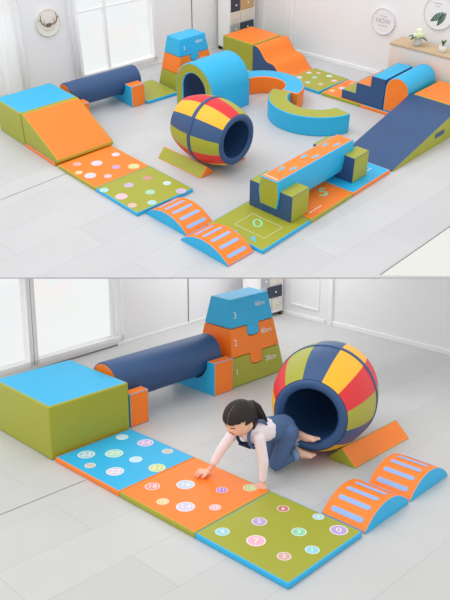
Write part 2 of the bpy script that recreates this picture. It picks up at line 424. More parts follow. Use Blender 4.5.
def foot(parent, x, y, z, rot, s=1.0, m=None):
    bm = bmesh.new()
    parts = [(.0, .0, .022, .034), (.0, -.045, .016, .022)]
    pts = []
    for (px_, py_, ra, rb) in parts:
        v = [bm.verts.new((px_ + ra * math.cos(2 * math.pi * i / 16), py_ + rb * math.sin(2 * math.pi * i / 16), 0)) for i in range(16)]; bm.faces.new(v)
    for i in range(5):
        v = [bm.verts.new((-.018 + .009 * i + .005 * math.cos(2 * math.pi * k / 8), .042 - .003 * i + .006 * math.sin(2 * math.pi * k / 8), 0)) for k in range(8)]; bm.faces.new(v)
    bmesh.ops.scale(bm, verts=bm.verts, vec=(s, s, 1))
    o = from_bm('footprint', bm, m or BLUEP, parent); o.location = (x, y, z); o.rotation_euler = (0, 0, rot); return o
m0, m1, m2 = NM
outline(m0, .20, .58, .17, .44, .0405)
text('0', .22, m0, (.36, .33, .0412), (0, 0, R(45)), MINTP, 'number')
foot(m0, .30, .07, .0412, R(60)); foot(m0, .50, .10, .0412, R(60))
text('5', .24, m1, (.46, .52, .0412), (0, 0, R(45)), MINTP, 'number')
from_bm('printed_words', merge([box(.60 + .0, .612, .10 + .05 * i, .135 + .05 * i, .0405, .0412) for i in range(4)]), PRINT, m1)
bm = bmesh.new(); n_ = 20; prev = None
for i in range(n_ + 1):
    th = R(-20 + 170 * i / n_); a_ = bm.verts.new((.42 + .10 * math.cos(th), .22 + .10 * math.sin(th), .0412)); b_ = bm.verts.new((.42 + .107 * math.cos(th), .22 + .107 * math.sin(th), .0412))
    if prev: bm.faces.new((prev[0], a_, b_, prev[1]))
    prev = (a_, b_)
from_bm('printed_arc', bm, PRINT, m2)
from_bm('printed_words', merge([box(.52 + .0, .532, .45 + .03 * i, .47 + .03 * i, .0405, .0412) for i in range(5)]), PRINT, m2)

# balance beam and its two U supports
def u_support(loc, label):
    t = thing('beam_support', 'T', loc, ndir, label, 'foam support', 'U-shaped beam supports')
    w, h, g0, g1, zb = .53, .28, .145, .37, .085
    prof = [(0, 0), (w, 0), (w, h), (g1, h), (g1, zb), (g0, zb), (g0, h), (0, h)]
    split(prism(prof, .27, 'y', [1] * 8, .004, cap=0), ['face_cover', 'edge_cover'], [NAVY, OLIVE], t)
    return t
def off(base, x, y, z=0):
    c, s = math.cos(ndir), math.sin(ndir)
    return Vector((base[0] + x * c - y * s, base[1] + x * s + y * c, z))
n1 = (.635, 6.135)
u_support(off(n1, -.53, 0, .042), 'navy and olive U support standing on the olive number mat')
n2 = (1.335, 6.935)
u_support(off(n2, -.53, 0, .042), 'navy and olive U support standing on the blue number mat')
t = thing('balance_beam', 'T', off(n1, -.53 + .257, -.02, .13), ndir, 'blue balance beam with orange footprint top resting in two U supports', 'balance beam')
bl = 1.26
split(prism([(-.105, 0), (.105, 0), (.128, .15), (.105, .30), (-.105, .30), (-.128, .15)], bl, 'y', [0, 0, 0, 1, 0, 0], .01, cap=2), ['side_cover', 'top_cover', 'end_cover'], [CYAN, ORANGE, OLIVE], t)
for i in range(3):
    foot(t, -.045, .25 + .36 * i, .3012, R(8), .95); foot(t, .045, .33 + .36 * i, .3012, R(-8), .95)
from_bm('printed_words', merge([box(-.085 + .028 * i, -.065 + .028 * i, .035, .05, .3005, .3012) for i in range(6)]), PRINT, t)

# roller row at the back left
bx = AB('T', -1.19, .03)
cy_ = -50
dB = Vector((math.cos(R(40)), math.sin(R(40)), 0)); dA = Vector((math.cos(R(-50)), math.sin(R(-50)), 0))
near0 = Vector((-1.775, 8.53, 0))                     # near corner of the first cradle
cradle('T', 0, 0, .62, .16, .235, 'orange and blue cradle against the olive block, upper room', yaw=-50, r=.165, zc=.25, loc=near0 - dA * .62)
near1 = near0 + dB * .775
cradle('T', 0, 0, .62, .20, .27, 'orange and blue cradle beside the olive mat, upper room', yaw=-50, r=.165, zc=.25, loc=near1 - dA * .62)
roller('T', near0 - dA * .31 + dB * .02 + Vector((0, 0, .096)), 1.02, .158, -50, 'navy roller near the windows of the upper room')
nm_ = Vector((-1.00, 9.135, 0))
piece_mat('T', 0, 0, .60, .50, OLIVE, CYAN, 'plain olive mat with blue edge between roller cradle and step tower', loc=nm_ - dA * .60 + dB * .0, yaw=-50)
def dimsT(z): k = z / .66; return .225 - .095 * k, .325 - .105 * k
tc_ = Vector((-.515, 9.90, 0)) 
yawT = R(-47)
puzzle('T', tc_, yawT, 0, .22, dimsT, OLIVE, 'olive bottom block of the upper room step tower', [], 'step tower blocks in the upper room')
puzzle('T', tc_, yawT, 1, .22, dimsT, ORANGE, 'orange middle block of the upper room step tower', [('2', .07, -.2, .31), ('40cm', .06, .15, .35)], 'step tower blocks in the upper room')
puzzle('T', tc_, yawT, 2, .22, dimsT, CYAN, 'blue top block of the upper room step tower', [('3', .07, -.16, .54), ('60cm', .055, .10, .58)], 'step tower blocks in the upper room')

# tunnel
t = thing('arch_tunnel', 'T', Vector((-.62, 9.13, 0)), R(-45), 'blue half-round tunnel with olive rim and dark blue inside', 'foam tunnel')
def arch_prof(w, h, x0=0, n=22):
    r = w / 2
    return [(x0 + w, 0)] + [(x0 + r + r * math.cos(math.pi * i / n), h - r + r * math.sin(math.pi * i / n)) for i in range(n + 1)] + [(x0, 0)]
W_, H_, TK, D_ = .66, .615, .125, .66
outer = arch_prof(W_, H_); inner = list(reversed(arch_prof(W_ - 2 * TK, H_ - TK, TK)))
full = outer + inner
bm = bmesh.new(); n = len(outer); fr, bk = [], []
for (lst, y) in ((fr, 0), (bk, D_)):
    lst += [bm.verts.new((u, y, z)) for u, z in full]
for i in range(len(full)):
    j = (i + 1) % len(full)
    f = bm.faces.new((fr[i], fr[j], bk[j], bk[i])); f.material_index = 0 if i < n - 1 else (2 if n <= i < 2 * n - 1 else 1)
for lst in (fr, bk):
    for i in range(n - 1):
        f = bm.faces.new((lst[i], lst[i + 1], lst[2 * n - 2 - i], lst[2 * n - 1 - i])); f.material_index = 1
bmesh.ops.recalc_face_normals(bm, faces=bm.faces)
es = [e for e in bm.edges if len(e.link_faces) == 2 and e.calc_face_angle(0) > R(40)]
bmesh.ops.bevel(bm, geom=es, offset=.012, segments=2, profile=.6, affect='EDGES', clamp_overlap=True)
split(bm, ['outer_cover', 'rim', 'lining'], [CYAN, OLIVE, NAVY], t)

# barrel and wedges
bc = AB('T', 1.11, 1.285, .042)
barrel('T', bc, R(-43), .355, .265, .76, R(10), 'striped foam barrel of red, yellow, navy and olive panels, upper room')
wedge_prism('T', AB('T', .585, 1.045), R(-135), .21, .70, .108, OLIVE, ORANGE, 'olive wedge with orange end on the near side of the upper barrel', 'wedges under the upper barrel')
wedge_prism('T', AB('T', .60, 1.53), R(-135), .21, .70, .108, OLIVE, ORANGE, 'wedge behind the upper barrel, mostly hidden', 'wedges under the upper barrel')

# arc benches
def arc_bench(cx, cy, r0, r1, a0, a1, h, top, side, label):
    t = thing('curved_bench', 'T', Vector((cx, cy, 0)), 0, label, 'foam bench')
    bm = bmesh.new(); n = 30; V = []
    for i in range(n + 1):
        th = R(a0 + (a1 - a0) * i / n); V.append([bm.verts.new((r * math.cos(th), r * math.sin(th), z)) for r, z in ((r0, 0), (r1, 0), (r1, h), (r0, h))])
    for i in range(n):
        for k in range(4):
            f = bm.faces.new((V[i][k], V[i][(k + 1) % 4], V[i + 1][(k + 1) % 4], V[i + 1][k])); f.material_index = 1 if k == 2 else 0
    bm.faces.new(V[0]); bm.faces.new(V[n])
    bmesh.ops.recalc_face_normals(bm, faces=bm.faces)
    es = [e for e in bm.edges if e.calc_face_angle(0) > R(40)]
    bmesh.ops.bevel(bm, geom=es, offset=.012, segments=2, profile=.6, affect='EDGES', clamp_overlap=True)
    split(bm, ['side_cover', 'top_cover'], [side, top], t)
arc_bench(.50, 9.24, .27, .515, -38, 128, .225, CYAN, ORANGE, 'curved bench with blue top and orange sides beside the tunnel')
arc_bench(1.13, 8.77, .355, .60, 148, 306, .235, OLIVE, CYAN, 'curved bench with olive top and blue sides in mid floor')

# far row
piece_box('T', -1.115, 3.67, .59, .60, .375, ORANGE, OLIVE, 'olive block with orange top standing by the drawer cabinet')
t = thing('wave_slide', 'T', AB('T', -.52, 3.67), R(-45), 'orange wave slide with navy sides joined to the orange-topped block', 'foam slide')
wl = .595; pr = [(0, 0), (wl, 0)]
for i in range(15):
    u = 1 - i / 14; z = .03 + .345 * (1 - u) + .028 * math.sin(u * 2 * math.pi * 2.0 - .4); pr.append((wl * u, min(z, .375)))
split(prism(pr, .64, 'y', [0] + [1] * 15 + [0], .008, cap=0), ['side_cover', 'slope_cover'], [NAVY, ORANGE], t)
Df = [(0.15, 4.11, 0.039, 'lav', ''), (0.25, 4.20, 0.031, 'pink', ''), (0.43, 4.21, 0.045, 'ice', ''), (0.17, 3.88, 0.044, 'lav', ''), (0.32, 4.03, 0.036, 'aqua', ''), (0.59, 4.12, 0.042, 'pink', ''), (0.37, 3.82, 0.038, 'aqua', ''), (0.54, 3.89, 0.038, 'rose2', '')]
piece_mat('T', .085, 3.67, .60, .65, OLIVE, CYAN, 'olive spotted mat at the foot of the orange wave slide', Df)
ry = R(-41.5)
def row(a, b, z=0):
    o_ = AB('T', .725, 3.675); c, s_ = math.cos(ry), math.sin(ry); return Vector((o_.x + a * c - b * s_, o_.y + a * s_ + b * c, z))
piece_mat('T', .725, 3.72, .60, .62, ORANGE, OLIVE, 'orange spotted mat in front of the navy steps', loc=row(0, 0), yaw=-41.5, dots=[(.80, 3.86, .035, 'yel', ''), (.85, 4.02, .045, 'lav', ''), (.87, 4.25, .041, 'rose', '')])
piece_mat('T', 0, 0, .56, .62, CYAN, ORANGE, 'orange-edged mat lying under the navy steps and the arch block', loc=row(.603, 0), yaw=-41.5)
# steps
t = thing('foam_steps', 'T', row(.30, .025, .042), ry, 'navy three-step block with olive, orange and blue treads', 'foam steps')
st = [(0, 0), (.615, 0), (.615, .385), (.41, .385), (.41, .25), (.205, .25), (.205, .11), (0, .11)]
split(prism(st, .64, 'y', [0, 0, 3, 0, 2, 0, 1, 0], .007, cap=0), ['side_cover', 'tread', 'tread', 'tread'], [NAVY, OLIVE, ORANGE, CYAN], t)
from_bm('printed_marks', merge([box(.44 + .02 * (i % 2), .455 + .02 * (i % 2), .10 + .07 * i, .14 + .07 * i, .3855, .3862) for i in range(7)]), mat('pale blue print', (110, 195, 228), .6), t)
t = thing('arch_block', 'T', row(.92, .03, .042), ry, 'blue rounded block with orange end between the steps and the platform', 'foam block')
r_ = .162
pr = [(0, 0), (2 * r_, 0)] + [(r_ + r_ * math.cos(math.pi * i / 20), .285 + r_ * math.sin(math.pi * i / 20)) for i in range(21)]
split(prism(pr, .66, 'y', [0] * len(pr), .01, cap=1), ['body', 'end_cap'], [CYAN, ORANGE], t)
# ramp and platform
rw = .655; rb = Vector((1.825, 7.27, 0)); ryaw = R(-43.8)
def roff(x, y, z=0):
    c, s = math.cos(ryaw), math.sin(ryaw); return Vector((rb.x + x * c - y * s, rb.y + x * s + y * c, z))
t = thing('slide_ramp', 'T', roff(-rw, .0), ryaw, 'long navy ramp with olive sides leading up to the orange platform', 'foam ramp')
split(prism([(0, 0), (.70, 0), (.70, .187), (0, .018)], rw, 'x', [1, 1, 1, 1], 0, cap=0), ['side_cover', 'slope_cover'], [OLIVE, NAVY], t)
t = thing('slide_ramp', 'T', roff(-rw, .702), ryaw, 'upper section of the navy ramp with a dark blue handle on its olive side', 'foam ramp')
split(prism([(0, 0), (.60, 0), (.602, .335), (0, .187)], rw, 'x', [1, 1, 1, 1], 0, cap=0), ['side_cover', 'slope_cover'], [OLIVE, NAVY], t)
from_bm('handle', box(rw, rw + .008, .14, .33, .11, .165, .003, seg=1), NAVY, t)
t = thing('platform_block', 'T', roff(-rw + .03, 1.308), ryaw, 'orange-topped platform block at the upper end of the navy ramp', 'foam block')
split(box(0, rw - .03, 0, .62, 0, .335, .014, (0, 0, 0, 0, 0, 1)), ['side_cover', 'top_cover'], [OLIVE, ORANGE], t)

# furniture and ornaments of the upper room
WOOD = mat('pale wood', (206, 180, 146), .5, .3, var=.08)
DRW = {'navy': mat('navy drawer', (60, 66, 84), .5), 'wood': mat('oak drawer', (196, 164, 120), .5, var=.06), 'grey': mat('grey drawer', (176, 178, 184), .5), 'cream': mat('cream drawer', (222, 216, 204), .5), 'white': TRIMM}
def cabinet(room, loc, yaw, w, d, h, rows, label):
    "front looks along local +x, width along y"
    t = thing('drawer_cabinet', room, loc, yaw, label, 'cabinet')
    lg = .05
    from_bm('body', box(-d, 0, 0, w, lg, h, .006), TRIMM, t)
    for (x, y) in ((-d, 0), (-d, w - .035), (-.035, 0), (-.035, w - .035)):
        l = from_bm('leg', box(x, x + .035, y, y + .035, 0, lg), mat('dark leg', (70, 62, 58), .6), t)
    z = h - .03
    for rh, cells in rows:
        y = .03; 
        for frac, c in cells:
            cw = (w - .05) * frac
            dr = from_bm('drawer', box(.0, .014, y + .006, y + cw - .006, z - rh + .008, z - .008, .004, seg=1), DRW[c], t)
            k = bmesh.new(); bmesh.ops.create_uvsphere(k, u_segments=12, v_segments=8, radius=.013); bmesh.ops.translate(k, verts=k.verts, vec=(.026, y + cw / 2, z - rh / 2)); from_bm('knob', k, WHITE, dr, True)
            y += cw
        z -= rh
    return t
rowsT = [(.17, [(.5, 'wood'), (.5, 'white')]), (.17, [(.6, 'cream'), (.4, 'navy')]), (.17, [(.4, 'cream'), (.6, 'cream')]), (.17, [(.4, 'grey'), (.6, 'cream')]),
         (.20, [(.4, 'navy'), (.6, 'wood')]), (.16, [(.4, 'cream'), (.6, 'cream')]), (.17, [(.4, 'grey'), (.6, 'navy')]), (.13, [(.5, 'cream'), (.5, 'wood')])]
cabinet('T', Vector((.055, 11.10, 0)), R(-50), .51, .245, 1.48, rowsT, 'tall white cabinet of patchwork drawers in the corner of the upper room')
rowsB = [(.16, [(.4, 'wood'), (.6, 'cream')]), (.16, [(.4, 'navy'), (.6, 'wood')]), (.16, [(.4, 'grey'), (.6, 'cream')]), (.17, [(.3, 'grey'), (.7, 'navy')]), (.16, [(.5, 'cream'), (.5, 'cream')])]
cabinet('B', Vector((.43, 9.17, 0)), R(-45), .47, .28, .93, rowsB, 'white drawer cabinet with a navy drawer behind the lower step tower')

sd = TRd
sp = Vector((2.145, 9.70, 0)); 
t = thing('sideboard', 'T', sp, R(-42), 'white sideboard with pale wooden top in front of the right wall', 'sideboard')
from_bm('body', box(.01, 1.5, .01, .30, 0, .585, .006), mat('cream body', (232, 224, 216), .5), t)
from_bm('wooden_top', box(0, 1.52, 0, .32, .587, .615, .005), WOOD, t)
def on_board(x, y): return sp + Vector((x * math.cos(R(-42)) - y * math.sin(R(-42)), x * math.sin(R(-42)) + y * math.cos(R(-42)), .616))
GREEN = mat('leaf green', (70, 110, 62), .5, var=.1)
def leaf(parent, base, d, ln, w, m, name='leaf'):
    bm = bmesh.new(); d = Vector(d).normalized(); s = d.cross(Vector((0, 0, 1)));
    if s.length < .05: s = Vector((1, 0, 0))
    s.normalize(); b = Vector(base); L0 = []; n = 6
    up = s.cross(d).normalized()
    for i in range(n + 1):
        u = i / n; c = b + d * ln * u + Vector((0, 0, -.25 * ln * u * u)); ww = w * math.sin(math.pi * (u * .94 + .03)); 
        L0.append([bm.verts.new(c - s * ww + up * ww * .3), bm.verts.new(c), bm.verts.new(c + s * ww + up * ww * .3)])
    for i in range(n):
        for k in (0, 1): bm.faces.new((L0[i][k], L0[i][k + 1], L0[i + 1][k + 1], L0[i + 1][k]))
    o = from_bm(name, bm, m, parent, True)
    md = o.modifiers.new('s', 'SOLIDIFY'); md.thickness = .002; return o
def lathe_obj(name, pts, m, parent, n=28):
    bm = bmesh.new(); rings = [[bm.verts.new((r * math.cos(2 * math.pi * j / n), r * math.sin(2 * math.pi * j / n), z)) for j in range(n)] for r, z in pts]
    for i in range(len(pts) - 1):
        for j in range(n): bm.faces.new((rings[i][j], rings[i][(j + 1) % n], rings[i + 1][(j + 1) % n], rings[i + 1][j]))
    bmesh.ops.recalc_face_normals(bm, faces=bm.faces)
    return from_bm(name, bm, m, parent, True)
t = thing('flower_vase', 'T', on_board(.33, .12), 0, 'small glass vase of pale green and white flowers on the sideboard', 'vase of flowers')
lathe_obj('vase', [(.001, 0), (.04, 0), (.05, .03), (.046, .07), (.036, .1), (.032, .1), (.04, .06), (.001, .02)], mat('grey glass', (205, 205, 212), .15, .6), t)
for i in range(9):
    a_ = i * 2.4; rr = .022 * math.sqrt(i) ; k = bmesh.new(); bmesh.ops.create_icosphere(k, subdivisions=2, radius=.036)
    for v in k.verts: v.co *= 1 + random.uniform(-.12, .12)
    bmesh.ops.translate(k, verts=k.verts, vec=(rr * math.cos(a_) + .01, rr * math.sin(a_), .165 - .006 * i + .02 * math.cos(i)))
    from_bm('blossom', k, mat('pale green petals', (214, 226, 176), .7) if i % 2 else mat('white petals', (236, 238, 228), .7), t, True)
for d_ in ((-1, .1, .25), (-.8, -.5, .1), (.9, -.4, -.1), (.7, .5, .3)): leaf(t, (0, 0, .11), d_, .13, .028, GREEN)
t = thing('potted_plant', 'T', on_board(.70, .10), 0, 'small succulent in a white pot on the sideboard', 'potted plant')
lathe_obj('pot', [(.001, 0), (.038, 0), (.048, .085), (.042, .085), (.038, .07), (.001, .07)], WHITE, t)
for i in range(9): leaf(t, (0, 0, .07), (.4 * math.cos(i * 2.4), .4 * math.sin(i * 2.4), 1.2), .10 + .012 * (i % 3), .012, GREEN)

def wall_disc(p0, deg, s, z, r, rim, face, label, cat, name):
    "disc hung on a wall; local x along the wall, local z up, faces -y"
    p = p0 + Vector((math.cos(R(deg)) * s, math.sin(R(deg)) * s, 0)) + Vector((math.sin(R(deg)), -math.cos(R(deg)), 0)) * .004
    t = thing(name, 'T', Vector((p.x, p.y, z)), R(deg), label, cat)
    o = from_bm('board', cyl(r, .018, 48), face, t); o.rotation_euler = (R(90), 0, 0)
    bm = bmesh.new(); n = 48; ring = []
    for i in range(n):
        th = 2 * math.pi * i / n; ring.append([bm.verts.new((q * math.cos(th), y_, q * math.sin(th))) for q, y_ in ((r - .008, -.018), (r - .008, -.024), (r + .004, -.024), (r + .004, 0))])
    for i in range(n):
        for k in range(3): bm.faces.new((ring[i][k], ring[i][k + 1], ring[(i + 1) % n][k + 1], ring[(i + 1) % n][k]))
    from_bm('rim', bm, rim, t, True)
    return t
s1 = wall_disc(TR, TRd, 2.37, .735, .17, mat('lilac rim', (234, 231, 242), .5), mat('sign white', (238, 237, 240), .5), 'round white wall sign with small lettering left of the leaf sign', 'wall sign', 'round_sign')
GT = mat('grey lettering', (182, 178, 196), .6)
text('NOW', .085, s1, (0, -.0195, .0), (R(90), 0, 0), GT)
from_bm('fine_print', merge([box(-.07, .07, -.0195, -.0185, -.062, -.054), box(-.055, .055, -.0195, -.0185, .062, .068)]), GT, s1)
s2 = wall_disc(TR, TRd, 3.14, .985, .205, mat('grey rim', (216, 222, 220), .5), mat('sign white', (238, 237, 240), .5), 'round white wall sign with dark green leaves above the sideboard', 'wall sign', 'round_sign')
DG = mat('dark green paint', (62, 106, 84), .6)
for (x0, z0, ang, ln, w) in ((-.10, -.12, 38, .2, .035), (.0, -.16, 62, .19, .03)):
    bm = bmesh.new(); n = 9; c, s_ = math.cos(R(ang)), math.sin(R(ang))
    for i in range(n):
        u = (i + .5) / n * ln; hw = w * math.sin(math.pi * (i + .8) / (n + .8)) + .006
        for sg in (-1, 1):
            q = [(u - .008, 0), (u + .010, 0), (u + .022, hw * sg), (u + .004, hw * sg)]
            bm.faces.new([bm.verts.new((x0 + a * c - b * s_, -.0195, z0 + a * s_ + b * c)) for a, b in q])
    from_bm('painted_leaf', bm, DG, s2)
from_bm('fine_print', merge([box(-.09, .02, -.0195, -.0185, .105, .112), box(-.07, .0, -.0195, -.0185, .07, .076)]), GT, s2)
s3 = wall_disc(TL, TLd, 1.23, .90, .165, mat('cream rim', (236, 230, 218), .6), mat('cream board', (240, 236, 228), .6), 'round cream wall plaque with antlers beside the upper window', 'wall plaque', 'antler_plaque')
def tube(pts, rads, n=8):
    bm = bmesh.new(); prev = None; P = [Vector(p) for p in pts]
    rings = []
    for i, p in enumerate(P):
        d = (P[min(i + 1, len(P) - 1)] - P[max(i - 1, 0)]).normalized(); s = d.cross(Vector((0, 1, .13))).normalized(); u = s.cross(d)
        rings.append([bm.verts.new(p + (s * math.cos(2 * math.pi * k / n) + u * math.sin(2 * math.pi * k / n)) * rads[i]) for k in range(n)])
    for i in range(len(P) - 1):
        for k in range(n): bm.faces.new((rings[i][k], rings[i][(k + 1) % n], rings[i + 1][(k + 1) % n], rings[i + 1][k]))
    bm.faces.new(rings[0]); bm.faces.new(rings[-1])
    bmesh.ops.recalc_face_normals(bm, faces=bm.faces)
    return bm
HORN = mat('antler brown', (128, 100, 84), .7)
for sg in (-1, 1):
    b = [tube([(.02 * sg, -.03, -.02), (.06 * sg, -.05, -.02), (.10 * sg, -.055, .01), (.115 * sg, -.05, .06), (.10 * sg, -.045, .11)], [.008, .008, .007, .006, .003])]
    b += [tube([(.075 * sg, -.05, -.01), (.065 * sg, -.05, .05)], [.006, .002]), tube([(.108 * sg, -.052, .03), (.14 * sg, -.05, .07)], [.005, .002])]
    from_bm('antler', merge(b), HORN, s3, True)
from_bm('antler_base', box(-.03, .03, -.04, -.018, -.05, -.005, .008), HORN, s3)
from_bm('painted_wreath', merge([box(-.07 + .02 * i, -.058 + .02 * i, -.0195, -.0185, -.085 - .02 * math.sin(math.pi * i / 7), -.075 - .02 * math.sin(math.pi * i / 7)) for i in range(8)]), mat('rose paint', (214, 176, 166), .7), s3)

# sheer curtains
SHEER = bpy.data.materials.new('sheer curtain'); SHEER.use_nodes = True
_n = SHEER.node_tree; _o = _n.nodes['Material Output']
_d = _n.nodes.new('ShaderNodeBsdfDiffuse'); _d.inputs['Color'].default_value = rgb(254, 254, 255)
_tl = _n.nodes.new('ShaderNodeBsdfTranslucent'); _tl.inputs['Color'].default_value = rgb(255, 255, 255)
_tr = _n.nodes.new('ShaderNodeBsdfTransparent')
_m1 = _n.nodes.new('ShaderNodeMixShader'); _m2 = _n.nodes.new('ShaderNodeMixShader'); _m1.inputs['Fac'].default_value = .5; _m2.inputs['Fac'].default_value = .35
_n.links.new(_d.outputs[0], _m1.inputs[1]); _n.links.new(_tl.outputs[0], _m1.inputs[2]); _n.links.new(_m1.outputs[0], _m2.inputs[1]); _n.links.new(_tr.outputs[0], _m2.inputs[2]); _n.links.new(_m2.outputs[0], _o.inputs['Surface'])
def curtain(s0, s1, z1, label, waves):
    bm = bmesh.new(); n = 80; rows = []
    for i in range(n + 1):
        u = i / n; x = (s1 - s0) * u; y = -.06 + .022 * math.sin(u * waves * 2 * math.pi) + .008 * math.sin(u * waves * 5.1)
        rows.append((bm.verts.new((x, y, .02)), bm.verts.new((x, y * .9 - .004, z1))))
    for i in range(n): bm.faces.new((rows[i][0], rows[i + 1][0], rows[i + 1][1], rows[i][1]))
    o = from_bm('sheer_curtain', bm, SHEER, None, True); md = o.modifiers.new('s', 'SOLIDIFY'); md.thickness = .002
    p = TL + Vector((math.cos(R(TLd)) * s0, math.sin(R(TLd)) * s0, 0)); put(o, 'T', p, R(TLd)); info(o, label, 'curtain')
curtain(.0, .84, TH - .02, 'wide sheer white curtain at the left edge of the upper room', 7)
curtain(1.50, 1.64, TH - .02, 'narrow gathered sheer curtain between antler plaque and window', 3)

# ================================================================== LOWER ROOM
piece_box('B', -.877, -.01, .845, .755, .44, CYAN, OLIVE, 'large olive block with blue top at the left of the lower room')
Db = [(0.14, 0.19, 0.067, 'pale', '23'), (0.31, 0.1, 0.042, 'peach', ''), (0.28, 0.35, 0.07, 'mint', '20'), (0.09, 0.58, 0.051, 'ice', ''), (0.31, 0.64, 0.066, 'lilac', '24'), (0.55, 0.66, 0.044, 'peach', ''), (0.48, 0.4, 0.05, 'ice', ''), (0.52, 0.17, 0.066, 'lav', '22'), (0.7, 0.42, 0.064, 'lime', '21')]
Do = [(0.89, 0.21, 0.054, 'rose', '18'), (1.04, 0.39, 0.066, 'ice2', '16'), (1.1, 0.12, 0.043, 'yel', '15'), (1.26, 0.18, 0.064, 'lav', '14'), (1.28, 0.51, 0.042, 'violet', '11'), (1.4, 0.67, 0.05, 'lime', '10'), (1.41, 0.31, 0.04, 'pink', '13')]
Dl = [(1.75, 0.61, 0.042, 'red', '6'), (1.98, 0.69, 0.039, 'sky', '4'), (1.74, 0.38, 0.051, 'lav2', '5'), (2.0, 0.46, 0.049, 'mint2', '3'), (2.17, 0.65, 0.059, 'lav2', '0'), (1.65, 0.13, 0.047, 'aqua', '9'), (1.87, 0.2, 0.062, 'pink', '7'), (2.1, 0.19, 0.044, 'rose2', '2'), (2.18, 0.36, 0.045, 'aqua', '1')]
BY = -43.6
def BAB(a, b, z=0): # mats row turned a hair
    o = ORG['B']; c, s = math.cos(R(BY)), math.sin(R(BY)); return Vector((o.x + a * c - b * s, o.y + a * s + b * c, z))
def bmat(a, w, top, side, lb, dots):
    return piece_mat('B', a, 0, w, .742, top, side, lb, [(x, y + .0, r, c, n) for x, y, r, c, n in dots], yaw=BY, loc=BAB(a, 0))
bmat(0.0, .775, CYAN, ORANGE, 'blue spotted mat with orange edge touching the olive block', Db)
bmat(.778, .755, ORANGE, OLIVE, "orange spotted mat with the child's hand on it", Do)
bmat(1.536, .75, OLIVE, CYAN, 'olive spotted mat nearest the camera in the lower room', Dl)
arch_ramp('B', 0, 0, .53, .345, .14, 'striped orange bridge touching the olive spotted mat, lower room', yaw=BY + 90, loc=BAB(2.285, .78))
arch_ramp('B', 0, 0, .53, .345, .14, 'striped orange bridge at the right edge of the lower room', yaw=BY + 90, loc=BAB(2.285, 1.335))
cradle('B', -.69, .80, .60, .20, .30, 'orange and blue cradle against the large olive block, lower room', r=.2, zc=.32)
cradle('B', -.70, 1.80, .60, .25, .325, 'orange and blue cradle in front of the lower step tower', r=.2, zc=.32)
roller('B', AB('B', -.40, .77, .135), 1.24, .19, -45, 'navy roller spanning two cradles in the lower room')
def dimsB(z): k = z / .84; return .29 - .16 * k, .385 - .11 * k
tcB = AB('B', -.41, 2.455); yB = R(-45)
puzzle('B', tcB, yB, 0, .28, dimsB, OLIVE, 'olive bottom block marked 1 of the lower step tower', [('1', .09, -.30, .14), ('20cm', .075, .20, .18)], 'step tower blocks in the lower room')
puzzle('B', tcB, yB, 1, .28, dimsB, ORANGE, 'orange middle block marked 2 of the lower step tower', [('2', .09, -.27, .42), ('40cm', .075, .18, .46)], 'step tower blocks in the lower room')
puzzle('B', tcB, yB, 2, .28, dimsB, CYAN, 'blue top block marked 3 of the lower step tower', [('3', .09, -.23, .68), ('60cm', .065, .14, .74)], 'step tower blocks in the lower room')
byaw = math.atan2(-.93, -.37)
barrel('B', Vector((.625 + .48 * .37, 5.09 + .48 * .93, .012)), byaw, .408, .272, .96, R(-8 - 36), 'large striped foam barrel with open navy end behind the child')
wedge_prism('B', AB('B', 1.56, 1.53), R(-45), .27, .76, .125, ORANGE, OLIVE, 'orange wedge with olive end on the right of the lower barrel', 'wedges under the lower barrel')
wedge_prism('B', AB('B', .92, 1.66), R(-45), .27, .70, .12, ORANGE, OLIVE, 'orange wedge with olive end behind the child, left of the barrel', 'wedges under the lower barrel')

# ---- the crawling child
SKIN = mat('skin', (238, 190, 165), .55, .3)
SHIRT = mat('white knit shirt', (244, 232, 236), .85, .1, bump=.3, bscale=180)
DENIM = mat('blue denim', (84, 108, 146), .85, .15, bump=.4, bscale=300, var=.12)
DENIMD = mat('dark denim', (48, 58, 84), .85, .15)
CUFF = mat('denim cuff', (130, 152, 184), .85, .1)
HAIR = mat('dark brown hair', (34, 25, 22), .5, .35, bump=.6, bscale=140, var=.25)
def blob_me(chains, extra=(), vox=.006, smooth=3):
    """one continuous surface round chains of joints: each chain is [(point, radius), ...]"""
    bm = bmesh.new()
    for ch in chains:
        for (p, r), (q, t_) in zip(ch, ch[1:]):
            d = (q - p).length; n = max(2, int(d / (min(r, t_) * .35)) + 1)
            for i in range(n + 1):
                u = i / n; rr = r + (t_ - r) * u
                bmesh.ops.create_icosphere(bm, subdivisions=2, radius=rr, matrix=Matrix.Translation(p.lerp(q, u)))
    for me in extra: bm.from_mesh(me)
    me = bpy.data.meshes.new('bl'); bm.to_mesh(me); bm.free()
    o = bpy.data.objects.new('bl', me); COL.objects.link(o)
    m = o.modifiers.new('r', 'REMESH'); m.mode = 'VOXEL'; m.voxel_size = vox
    k = o.modifiers.new('k', 'SMOOTH'); k.factor = .5; k.iterations = smooth
    out = bpy.data.meshes.new_from_object(o.evaluated_get(bpy.context.evaluated_depsgraph_get()))
    bpy.data.objects.remove(o); bpy.data.meshes.remove(me); return out
GB = Vector((.30, 5.02, 0))
def g(x, y, z): return Vector((x, y, z)) - GB
girl = thing('person', 'B', GB, 0, 'child crawling in white shirt and denim overalls, one hand on the orange mat', 'person')
